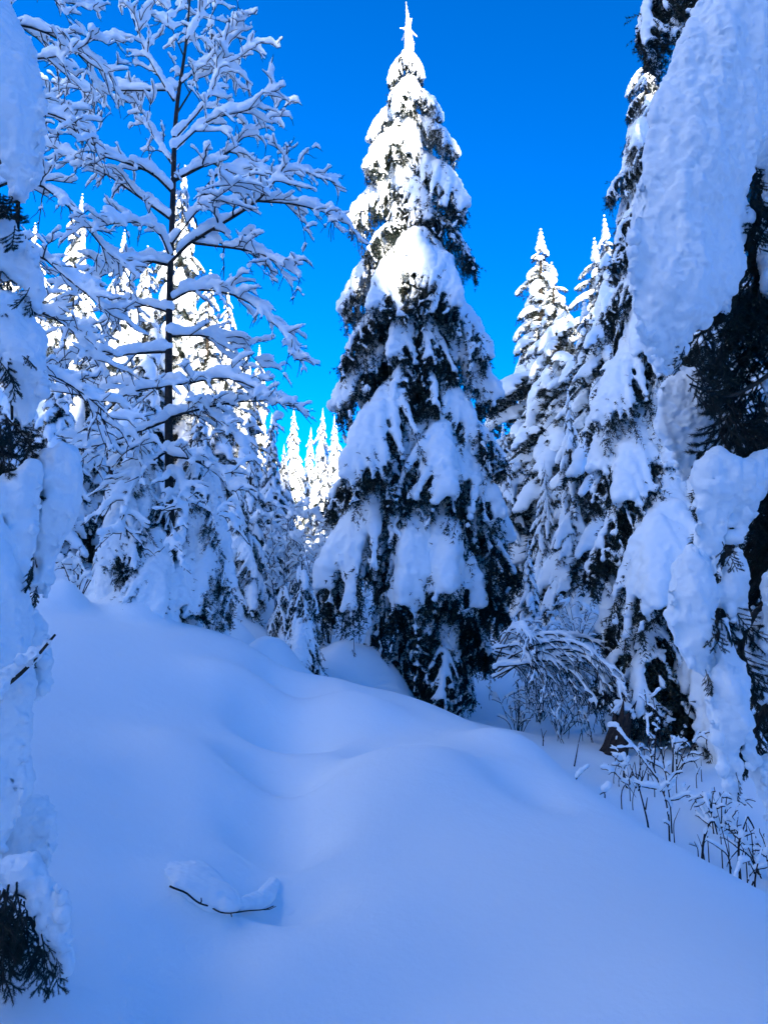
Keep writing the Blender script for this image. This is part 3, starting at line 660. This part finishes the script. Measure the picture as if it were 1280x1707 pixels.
snowy_limbs(arch, limbs, rng, [(6, .35, (20, 50)), (4, .15, (25, 55))], [.03, .023, .017], bpa, flat=.7, up=-.1, droop=.5, vox=.016, disp=((.06, .012),))

# dark broken stump with a snow cap
b = P(1021, 1215, 9.6); b[2] = g1(b[0], b[1]) - .1
st = thing('tree_stump', 'dark broken stump under the arching twigs', 'stump', b)
rng = rs(12)
bm = bmesh.new(); rings = []
for zi, (z, r) in enumerate(((0, .24), (.12, .19), (.3, .165), (.5, .15), (.66, .125))):
    ring = []
    for q in range(16):
        a = q / 16 * 6.283; rr = r * (1 + .2 * math.sin(a * 3 + 1 + zi * .3) + .14 * rng.randn()); zz = z + (rng.uniform(-.22, .26) if zi == 4 else rng.uniform(-.03, .03))
        ring.append(bm.verts.new((math.cos(a) * rr * .8, math.sin(a) * rr, zz)))
    rings.append(ring)
for a_, b_ in zip(rings, rings[1:]):
    for q in range(16): bm.faces.new((a_[q], a_[(q + 1) % 16], b_[(q + 1) % 16], b_[q]))
c_ = bm.verts.new((0, 0, .5))
for q in range(16): bm.faces.new((rings[-1][q], rings[-1][(q + 1) % 16], c_))
me = bpy.data.meshes.new('wood'); bm.to_mesh(me); bm.free(); me.materials.append(M_TWIG); link('wood', me, st)
st.rotation_euler = (.12, .22, .4)
C = [(rng.uniform(-.08, .1), rng.uniform(-.06, .14), .70 + rng.uniform(-.04, .1)) for _ in range(12)]; S = [(.075, .08, .06)] * 12
sV, sF = fuse(C, S, .02, 3, [(.08, .03)]); link('snow_cap', mesh_np('snow_cap', sV, sF, [M_SNOW]), st)

# twigs and saplings poking out of the right-hand slope
def stick_plant(name, label, limbs_px, d, r=.008, size=.016, seed=1, plan=(), group=None, sink=.15, flat=.7):
    global D0
    D0 = d; rng = rs(seed); x, y = limbs_px[0][0]
    b = P(x, y, d); b[2] = g1(b[0], b[1]) - .05
    o = thing(name, label, 'twig' if 'twig' in name else 'sapling', b, group)
    L = []
    for i_, pl in enumerate(limbs_px):
        q = np.array([P(px, py, d + rng.uniform(-.04, .04) * k) for k, (px, py) in enumerate(pl)])
        if i_ == 0: q = np.concatenate([[np.array((q[0, 0], q[0, 1], min(b[2], q[0, 2] - .02)))], q])
        L.append((q, r if i_ == 0 else r * .7, r * .3))
    snowy_limbs(o, L, rng, list(plan), [size, size * .9, size * .7], b, name='stem', vox=.009, sides=5, flat=flat, disp=((.04, .008),))
    return o
stick_plant('sapling', 'largest bare sapling on the right slope with upturned snowy side branches', [
    [(1116, 1400), (1112, 1340), (1092, 1290), (1082, 1240), (1078, 1180), (1074, 1150)], [(1108, 1335), (1130, 1332), (1150, 1310)], [(1100, 1320), (1130, 1285), (1146, 1263)],
    [(1096, 1300), (1062, 1255), (1040, 1230), (1026, 1208)], [(1090, 1280), (1094, 1210), (1088, 1160)], [(1120, 1390), (1116, 1330), (1104, 1260), (1096, 1190)], [(1094, 1316), (1070, 1312)]], 6.1, .010, .022, 61, [(7, .14, (30, 65))])
stick_plant('sapling', 'thin dark stem left of the largest sapling', [[(1080, 1375), (1072, 1340), (1062, 1300), (1058, 1272)], [(1076, 1350), (1079, 1330)]], 6.2, .011, .010, 62)
stick_plant('sapling', 'small crooked sapling with crossed twigs behind the snow crest', [[(1036, 1322), (1050, 1295), (1058, 1270)], [(1044, 1305), (1060, 1330)], [(1045, 1308), (1034, 1302)]], 6.8, .007, .016, 63)
stick_plant('twig', 'snow-topped twig stub peeking over the crest', [[(1008, 1335), (1007, 1322), (995, 1328)], [(1007, 1322), (1014, 1316)]], 6.0, .010, .038, 64)
stick_plant('twig', 'leaning twig with elongated snow cap at the crest edge', [[(960, 1300), (970, 1288), (980, 1280)]], 6.9, .008, .03, 65)
stick_plant('twig', 'lone dark upright twig on the slope above the crest', [[(957, 1280), (961, 1258), (964, 1240)]], 8.6, .014, .012, 66)
stick_plant('twig', 'short paired twig below the stump side, nearest the tall spruce', [[(905, 1245), (906, 1228), (911, 1218)], [(906, 1236), (902, 1215)]], 9.6, .011, .014, 67)
stick_plant('sapling', 'bent dark stem hooking over on the right slope', [[(1170, 1436), (1173, 1400), (1180, 1378), (1188, 1370), (1196, 1380)], [(1178, 1385), (1172, 1405)]], 5.7, .013, .018, 68)
stick_plant('sapling', 'long thin leaning switch on the right slope', [[(1215, 1430), (1205, 1390), (1195, 1350), (1186, 1320)], [(1192, 1340), (1204, 1322)]], 6.0, .006, .012, 69, [(4, .1, (30, 60))])
stick_plant('sapling', 'forked dark stem near the right edge, like an upside-down V', [[(1231, 1415), (1238, 1385), (1246, 1362)], [(1246, 1362), (1256, 1380), (1260, 1398)]], 5.9, .012, .018, 70)
stick_plant('sapling', 'dark leaning stem at the lower right edge with side twigs', [[(1258, 1475), (1262, 1445), (1272, 1412)], [(1260, 1460), (1250, 1440)], [(1256, 1470), (1248, 1490)]], 5.4, .010, .018, 71)
stick_plant('sapling', 'snow-knobbed low sapling at the lower right edge', [[(1232, 1468), (1234, 1440), (1240, 1415)], [(1234, 1445), (1222, 1470)], [(1236, 1440), (1250, 1436)]], 5.5, .008, .024, 72)
stick_plant('fallen_twig', 'fallen snowy twig lying low on the right slope', [[(1215, 1432), (1195, 1412), (1178, 1402)]], 5.9, .008, .02, 73)
rng = rs(90)
for k in range(34):       # the many small stalks between them
    px = rng.uniform(1010, 1300); f = rng.uniform(0, 1); ycr = np.interp(px, [1000, 1100, 1200, 1280, 1400], [1330, 1395, 1460, 1512, 1590])
    py = ycr - 8 - f * 150; d = np.interp(py, [1240, 1300, 1350, 1420, 1500], [9.5, 8, 7, 6.2, 5.4])
    hgt = rng.uniform(14, 42); ln = rng.uniform(-14, 14)
    pl = [[(px, py), (px + ln * .4, py - hgt * .5), (px + ln, py - hgt)]]
    if rng.rand() < .5: pl.append([(px + ln * .4, py - hgt * .5), (px + ln * .4 + rng.uniform(-14, 14), py - hgt * .75)])
    stick_plant('stalk_twig', 'short thin stalk poking through snow on the right slope', pl, d, .006, rng.choice([0, .012, .018]), 100 + k, group='short stalks on the right slope')

# ------------------------------------------------------------------ foreground snow masses and needle sprays
def in_poly(x, y, poly):
    c = np.zeros(len(x), bool); n = len(poly)
    for a in range(n):
        x0, y0 = poly[a]; x1, y1 = poly[(a + 1) % n]
        cond = ((y0 > y) != (y1 > y)); c ^= cond & (x < (x1 - x0) * (y - y0) / (y1 - y0 + 1e-9) + x0)
    return c
def poly_dist(x, y, poly):
    D = np.full(len(x), 1e9)
    for a in range(len(poly)):
        p0 = np.array(poly[a], float); p1 = np.array(poly[(a + 1) % len(poly)], float); v = p1 - p0
        t = np.clip(((x - p0[0]) * v[0] + (y - p0[1]) * v[1]) / (v @ v + 1e-9), 0, 1)
        D = np.minimum(D, np.hypot(x - p0[0] - t * v[0], y - p0[1] - t * v[1]))
    return D
def mass(poly, d, rmax, rng, step=9, tilt=(0, 0), jit=.015, rmin=6):
    """snow lump filling an outline; as deep as it is wide, up to 2*rmax"""
    poly = np.array(poly, float); lo = poly.min(0); hi = poly.max(0); c = poly.mean(0)
    gx_, gy_ = np.meshgrid(np.arange(lo[0], hi[0], step), np.arange(lo[1], hi[1], step))
    x = gx_.ravel() + rng.uniform(-.4, .4, gx_.size) * step; y = gy_.ravel() + rng.uniform(-.4, .4, gx_.size) * step
    k = in_poly(x, y, poly); x, y = x[k], y[k]; Dp = poly_dist(x, y, poly); k = Dp > rmin; x, y, Dp = x[k], y[k], Dp[k]
    C, S = [], []
    for xx, yy, dp in zip(x, y, Dp):
        dd = d + tilt[0] * (xx - c[0]) / 100 + tilt[1] * (yy - c[1]) / 100
        r = min(dp / FPX * dd, rmax)
        C.append(P(xx, yy, dd + rng.uniform(-jit, jit))); S.append((r, r, r))
    n = len(poly)                                     # crumbs along the lower edges
    for a in range(n):
        p0, p1 = poly[a], poly[(a + 1) % n]; ed = p1 - p0; ln = math.hypot(*ed)
        if (lo[1] + hi[1]) / 2 - 40 < (p0[1] + p1[1]) / 2:
            for _ in range(int(ln / 7)):
                q = p0 + ed * rng.rand() + (c - p0) / (np.linalg.norm(c - p0) + 1) * rng.uniform(0, 9); r = rng.uniform(.007, .02)
                C.append(P(q[0], q[1], d + tilt[0] * (q[0] - c[0]) / 100 + rng.uniform(-.05, .03))); S.append((r, r, r * rng.uniform(.8, 1.5)))
    return C, S

def spray_mesh(seed, L=.42, nsh=11, nn=52, nl=.021, w=.0009):
    rng = rs(seed); t = np.linspace(0, 1, 8)
    A = np.stack([L * t, .03 * np.sin(t * 3 + seed), -L * .25 * t * t], -1)
    wood = [(A, np.linspace(.006, .0025, 8))]; sp, sd_, sl = [], [], []
    def shoots(poly, m):
        T = unit(np.gradient(poly, axis=0)); sg = np.linalg.norm(np.diff(poly, axis=0), axis=1)
        for q in range(len(poly) - 1): sp.append(poly[q]); sd_.append(T[q]); sl.append(sg[q])
    shoots(A, 7)
    for k in range(nsh):
        f = .12 + .82 * (k + rng.uniform(-.2, .2)) / nsh; a = np.array([np.interp(f, t, A[:, q]) for q in range(3)])
        s = 1 if k % 2 else -1; l = L * .42 * (1.1 - .6 * f) * rng.uniform(.8, 1.2)
        d = unit(np.array((.75, s * .65, -.1)) + rng.randn(3) * .12); u = np.linspace(0, 1, 5)[:, None]
        pts = a + d * l * u - UP * l * .35 * u * u
        wood.append((pts, np.linspace(.004, .002, 5))); shoots(pts, 4)
        for e in range(2):
            g = rng.uniform(.3, .7); p = a + d * l * g - UP * l * .35 * g * g; d2 = unit(d + np.array((.2, rng.choice([-1, 1]) * .7, -.3)))
            pts2 = p + d2 * l * .4 * np.linspace(0, 1, 3)[:, None]; wood.append((pts2, [.003, .002, .002])); shoots(pts2, 2)
    nV, nF = needles(sp, sd_, sl, nn, nl, w, rng, fwd=.75)
    wV, wF = tubes(wood, 5); V, F, mi = cat([(nV, nF, 0), (wV, wF, 1)])
    return mesh_np('needle_spray', V, F, [M_NEEDLE, M_BARK], mi, smooth=False)
SPRAY = [spray_mesh(200 + k) for k in range(5)]
def put_spray(parent, org, px, py, d, ang, scale, rng, out=0.0, v=None):
    """ang: direction in the picture, degrees clockwise from right (90 = hanging down); out > 0 leans towards the camera"""
    a = R(ang); X_ = Vector((math.cos(a), -out, -math.sin(a))).normalized()
    Y_ = X_.cross(Vector((rng.uniform(-.5, .5), -1, rng.uniform(-.5, .5)))).normalized(); Z_ = X_.cross(Y_)
    if rng.rand() < .5: Y_, Z_ = Z_, -Y_
    o = link('needle_spray', SPRAY[rng.randint(5) if v is None else v], parent)
    M = Matrix((X_, Y_, Z_)).transposed().to_4x4(); M.translation = Vector(P(px, py, d) - org)
    o.matrix_basis = M @ Matrix.Diagonal((scale, scale, scale, 1))
    return o
def near_tree(name, label, px, d, masses, sprays, limbs, seed, height=7.0, vox=.0095):
    rng = rs(seed); b = P(px, 1300, d); b[2] = g1(b[0], b[1]) - .1
    o = thing(name, label, 'spruce tree', b)
    hh = np.linspace(0, 1, 8); trunk_obj(o, np.stack([hh * 0, hh * 0, hh * height], -1), np.interp(hh, [0, 1], [.13, .05]))
    for poly, dd, rmax, tilt in masses:
        C, S = mass(poly, dd, rmax, rng, tilt=tilt, step=7, rmin=4)
        sV, sF = fuse(np.array(C) - b, S, vox, 2, [(.2, .04)]); sV = slump(sV, sF, seed)
        link('snow_mass', mesh_np('snow_mass', sV, sF, [M_SNOWN]), o)
    for (x, y, dd, ang, sc_, n, spread) in sprays:
        for q in range(n): put_spray(o, b, x + rng.uniform(-1, 1) * spread, y + rng.uniform(-1, 1) * spread, dd + rng.uniform(-.12, .12), ang + rng.uniform(-22, 22), sc_ * rng.uniform(.8, 1.15), rng, rng.uniform(-.3, .4))
    for poly, r0, r1 in limbs:
        V, F = tubes([(resample(np.array(poly) - b, 10), np.linspace(r0, r1, 10))], 7); link('branch', mesh_np('branch', V, F, [M_BARK]), o)
    return o
# right: the big slab and the tongues below it
RD = 2.35
near_tree('spruce_tree', 'nearest spruce on the right edge with one huge hanging snow slab', 1500, 2.9, [
    ([(1185, -60), (1130, 80), (1090, 170), (1064, 300), (1050, 420), (1054, 520), (1085, 598), (1112, 628), (1140, 585), (1165, 540), (1205, 520), (1235, 460), (1240, 330), (1258, 270), (1275, 300), (1290, 360), (1340, 380), (1440, 300), (1440, -60)], RD, .13, (.10, .02)),
    ([(1262, 380), (1300, 330), (1380, 320), (1400, 480), (1330, 520), (1285, 500)], RD + .15, .1, (.05, 0)),
    ([(1100, 640), (1140, 600), (1200, 640), (1230, 720), (1200, 760), (1160, 750), (1148, 800), (1132, 800), (1120, 745), (1095, 720)], RD + .75, .12, (.08, 0)),
    ([(1158, 772), (1192, 752), (1240, 764), (1275, 752), (1340, 735), (1345, 800), (1278, 806), (1248, 850), (1236, 905), (1222, 900), (1212, 850), (1202, 870), (1192, 930), (1178, 985), (1164, 940), (1158, 890), (1162, 830)], RD + .1, .085, (.06, 0)),
    ([(1150, 905), (1180, 920), (1196, 975), (1215, 945), (1232, 900), (1244, 940), (1240, 1000), (1250, 1040), (1232, 1060), (1212, 1010), (1190, 1010), (1188, 1060), (1198, 1110), (1186, 1135), (1160, 1118), (1134, 1090), (1114, 1030), (1112, 985), (1122, 938)], RD + .06, .085, (.06, 0)),
    ([(1196, 1030), (1212, 1030), (1222, 1090), (1240, 1130), (1246, 1190), (1240, 1240), (1226, 1260), (1234, 1300), (1222, 1334), (1208, 1300), (1196, 1250), (1184, 1215), (1180, 1160), (1188, 1100)], RD + .02, .06, (.05, 0)),
    ([(1240, 1200), (1254, 1230), (1262, 1280), (1250, 1290), (1238, 1250)], RD + .02, .03, (0, 0)),
    ([(1250, 1010), (1272, 1000), (1290, 1060), (1290, 1180), (1262, 1170), (1250, 1110)], RD + .25, .06, (0, 0)),
    ([(1268, 1290), (1300, 1240), (1330, 1300), (1330, 1420), (1285, 1400)], RD + .05, .07, (0, 0)),
    ([(1278, 960), (1320, 900), (1340, 1010), (1310, 1110), (1280, 1080)], RD + .05, .07, (0, 0)),
    ([(1275, 640), (1295, 600), (1330, 620), (1320, 690), (1280, 690)], RD + .3, .06, (0, 0)),
], [(1262, 330, RD + .12, 95, .45, 8, 14), (1256, 275, RD + .14, 90, .35, 8, 10), (1252, 360, RD + .16, 95, .35, 10, 12), (1268, 290, RD + .3, 92, .6, 10, 18), (1270, 360, RD + .35, 95, .6, 10, 18), (1270, 420, RD + .3, 100, .7, 12, 30), (1255, 470, RD + .2, 100, .5, 8, 20), (1150, 575, RD - .04, 85, .25, 3, 14), (1225, 480, RD + .05, 95, .3, 4, 12), (1240, 500, RD + .28, 110, .7, 9, 30), (1275, 540, RD + .35, 95, .9, 9, 40), (1205, 570, RD + .2, 100, .45, 7, 22), (1160, 610, RD - .02, 80, .42, 3, 12), (1255, 650, RD + .4, 110, .7, 9, 35), (1215, 690, RD + .2, 60, .55, 4, 25), (1160, 650, RD + .05, 60, .3, 2, 8), (1230, 720, RD + .25, 30, .5, 4, 20),
    (1180, 880, RD + .08, 100, .25, 2, 6), (1203, 900, RD + .08, 95, .3, 3, 6), (1285, 830, RD + .4, 110, .8, 9, 35), (1280, 920, RD + .4, 100, .8, 9, 35), (1185, 1010, RD + .03, 70, .35, 4, 8), (1210, 1010, RD + .1, 80, .35, 6, 10), (1226, 1075, RD + .16, 85, .4, 6, 8), (1178, 1120, RD + .02, 85, .2, 2, 4),
    (1255, 1060, RD + .4, 95, .55, 7, 20), (1268, 1170, RD + .25, 98, .5, 8, 16), (1258, 1215, RD + .16, 100, .35, 7, 12), (1236, 1240, RD + .1, 85, .25, 5, 7), (1225, 1290, RD + .1, 88, .2, 2, 4), (1300, 1040, RD + .45, 95, .8, 8, 35), (1290, 700, RD + .45, 95, 1.1, 8, 60), (1300, 420, RD + .3, 95, 1.0, 6, 40), (1290, 900, RD + .4, 95, 1.0, 6, 50)],
    [((P(1500, 60, 2.9), P(1350, 150, RD + .15), P(1250, 280, RD + .1), P(1180, 560, RD + .1)), .02, .006), ((P(1500, 700, 2.9), P(1350, 760, RD + .2), P(1240, 800, RD + .1), P(1195, 1100, RD + .1)), .02, .006), ((P(1500, 950, 2.9), P(1330, 980, RD + .2), P(1240, 1060, RD + .15), P(1226, 1320, RD + .12)), .018, .004), ((P(1500, 560, 2.9), P(1330, 600, RD + .3), P(1220, 660, RD + .2), P(1150, 640, RD + .05)), .015, .004)],
    301)
# the bough end hanging into the sky at top right
b = P(1180, -120, 5.5)
ob = thing('spruce_tree', 'dark bough tip with a snow edge hanging into the sky, top right', 'spruce tree', (P(1700, 1200, 6.5)[0], 6.5, g1(P(1700, 1200, 6.5)[0], 6.5) - .1))
root = P(1700, -400, 6.5) - np.array(ob.location)
trunk_obj(ob, np.array([(0, 0, 0), (0, 0, root[2] * .5), (0, 0, root[2] * 1.1)]), [.2, .15, .1])
a0 = P(1170, -120, 5.5) - np.array(ob.location)
V, F = tubes([(resample(np.array([(0, 0, root[2]), (a0 + (0, 0, root[2])) / 2 + (0, 0, .3), a0]), 8), np.linspace(.05, .025, 8))], 7); link('branch', mesh_np('branch', V, F, [M_BARK]), ob)
put_bough(ob, ('light', 0), a0, R(190), R(40), .8); put_bough(ob, ('light', 1), a0 + (.05, .05, .03), R(170), R(30), .7); put_bough(ob, ('heavy', 2), a0 + (.25, .1, .02), R(165), R(24), .5); put_bough(ob, ('light', 3), a0 + (.1, -.1, 0), R(215), R(42), .6)

# left: stacked snow lumps of a spruce just out of the frame
LD = 2.55
near_tree('spruce_tree', 'nearest spruce on the left edge with stacked grey-blue snow lumps', -260, 3.0, [
    ([(-140, -60), (5, -60), (20, 20), (45, 72), (70, 150), (77, 225), (63, 305), (30, 328), (0, 265), (-60, 240), (-140, 200)], LD, .13, (0, 0)),
    ([(-60, 370), (0, 345), (35, 395), (62, 430), (74, 490), (68, 522), (48, 520), (38, 470), (10, 465), (-60, 480)], LD + .05, .08, (0, 0)),
    ([(-80, 480), (-10, 470), (50, 510), (74, 560), (80, 630), (60, 708), (30, 714), (10, 640), (-20, 600), (-80, 600)], LD + .05, .1, (0, 0)),
    ([(66, 752), (98, 732), (128, 746), (137, 786), (128, 845), (100, 905), (84, 950), (76, 1000), (60, 990), (55, 945), (60, 860), (58, 800)], LD + .12, .09, (0, 0)),
    ([(0, 800), (30, 775), (60, 762), (70, 800), (62, 880), (48, 940), (34, 968), (22, 930), (8, 870), (-30, 860), (-30, 810)], LD, .08, (0, 0)),
    ([(-80, 820), (0, 845), (25, 940), (40, 1010), (45, 1100), (44, 1220), (32, 1340), (8, 1420), (-80, 1440)], LD - .1, .13, (0, 0)),
    ([(42, 1005), (60, 1000), (76, 1040), (82, 1090), (78, 1150), (60, 1168), (52, 1120), (44, 1060)], LD + .05, .05, (0, 0)),
    ([(-10, 1130), (30, 1098), (60, 1080), (86, 1052), (94, 1058), (66, 1096), (36, 1124), (-10, 1165)], LD - .25, .03, (0, 0)),
    ([(5, 1335), (45, 1325), (76, 1345), (88, 1410), (84, 1450), (10, 1440)], LD + .05, .08, (0, 0)),
    ([(-20, 1440), (10, 1428), (60, 1432), (92, 1470), (108, 1520), (114, 1600), (104, 1640), (90, 1610), (74, 1540), (50, 1490), (0, 1470)], LD - .2, .06, (0, 0)),
], [(10, 330, LD + .05, 75, .5, 5, 15), (25, 380, LD + .1, 80, .45, 4, 10), (45, 480, LD + .02, 88, .28, 3, 6), (5, 430, LD + .1, 80, .5, 5, 14), (5, 590, LD, 60, .4, 5, 12), (0, 690, LD + .05, 70, .6, 6, 16), (35, 590, LD - .1, 30, .18, 2, 4), (5, 760, LD + .1, 60, .5, 5, 14), (50, 930, LD + .03, 95, .3, 4, 8), (62, 980, LD + .1, 95, .22, 3, 8), (58, 1100, LD + .02, 90, .25, 4, 6), (10, 860, LD + .1, 80, .6, 5, 14),
    (15, 1470, LD - .2, 88, .65, 6, 16), (50, 1510, LD - .22, 88, .5, 5, 10), (75, 1550, LD - .2, 82, .4, 4, 8), (95, 1600, LD - .18, 88, .15, 2, 4), (-10, 1500, LD - .1, 80, .7, 6, 18)],
    [((P(-260, 100, 3.0), P(-80, 200, LD), P(20, 300, LD), P(30, 400, LD + .1)), .02, .006), ((P(-20, 1165, LD - .26), P(40, 1118, LD - .26), P(92, 1058, LD - .26)), .009, .004), ((P(-260, 1350, 3.0), P(-60, 1440, LD - .1), P(30, 1450, LD - .2), P(70, 1560, LD - .2)), .016, .004), ((P(-260, 600, 3.0), P(-80, 560, LD), P(10, 580, LD), P(20, 700, LD + .03)), .018, .005), ((P(-260, 800, 3.0), P(-40, 790, LD + .05), P(50, 800, LD + .1), P(62, 980, LD + .1)), .015, .004)],
    302, height=6.5)

# ------------------------------------------------------------------ half-buried branch holding a shelf of snow
HD = hit(365, 1500); b = P(365, 1500, HD)
br = thing('buried_branch', 'half-buried branch carrying a shelf of snow in the foreground', 'branch', b)
rng = rs(15)
C, S = [], []
for poly, rm, stp in (([(262, 1426), (300, 1428), (335, 1430), (362, 1448), (395, 1486), (408, 1514), (380, 1524), (345, 1514), (310, 1492), (285, 1480), (268, 1455)], .055, 6),
                      ([(395, 1500), (425, 1484), (452, 1460), (468, 1462), (460, 1500), (440, 1514), (400, 1522)], .03, 5)):
    poly = np.array(poly, float); lo = poly.min(0); hi = poly.max(0)
    gx_, gy_ = np.meshgrid(np.arange(lo[0], hi[0], stp), np.arange(lo[1], hi[1], stp)); x = gx_.ravel(); y = gy_.ravel()
    k = in_poly(x, y, poly); x, y = x[k], y[k]; Dp = poly_dist(x, y, poly)
    for xx, yy, dp in zip(x, y, Dp):
        if dp < 2: continue
        f = np.clip((yy - 1430) / 80, 0, 1)           # flush with the snow at the back, standing clear of it in front
        dd = hit(xx, yy) - (.10 + .04 * math.sin(xx * .05)) * f ** 1.5; r = min(dp / FPX * dd, rm) * np.clip((xx - 250) / 70, .35, 1)
        C.append(P(xx, yy, dd) - UP * r * (.05 + .6 * (1 - f))); S.append((r, r, r))
sV, sF = fuse(np.array(C) - b, S, .0085, 8, [(.14, .02)])
tw = [(283, 1478), (292, 1482), (310, 1489), (322, 1499), (334, 1507), (350, 1512), (366, 1521), (385, 1523), (412, 1519), (440, 1517), (456, 1511)]
pts = np.array([P(x, y, hit(x, y) - (.06 if 340 < x < 360 else .125) * np.clip((y - 1430) / 80, 0, 1) ** 1.5) for x, y in tw])
wood = [(resample(pts - b, 24), np.linspace(.0045, .0025, 24)), (np.array([pts[4], pts[4] + (.006, -.005, .012), pts[4] + (.004, -.005, .026)]) - b, [.0035, .003, .002]), (np.array([pts[7], pts[7] + (.004, 0, -.016)]) - b, [.003, .002]), (np.array([pts[9], pts[9] + (.03, -.01, .006), pts[9] + (.06, -.012, .02)]) - b, [.0028, .002, .0015])]
V, F = tubes(wood, 7); w_ = link('wood', mesh_np('wood', V, F, [M_TWIG]), br); link('snow_shelf', mesh_np('snow_shelf', sV, sF, [M_GROUND]), br)

bpy.data.scenes.remove(TMP)
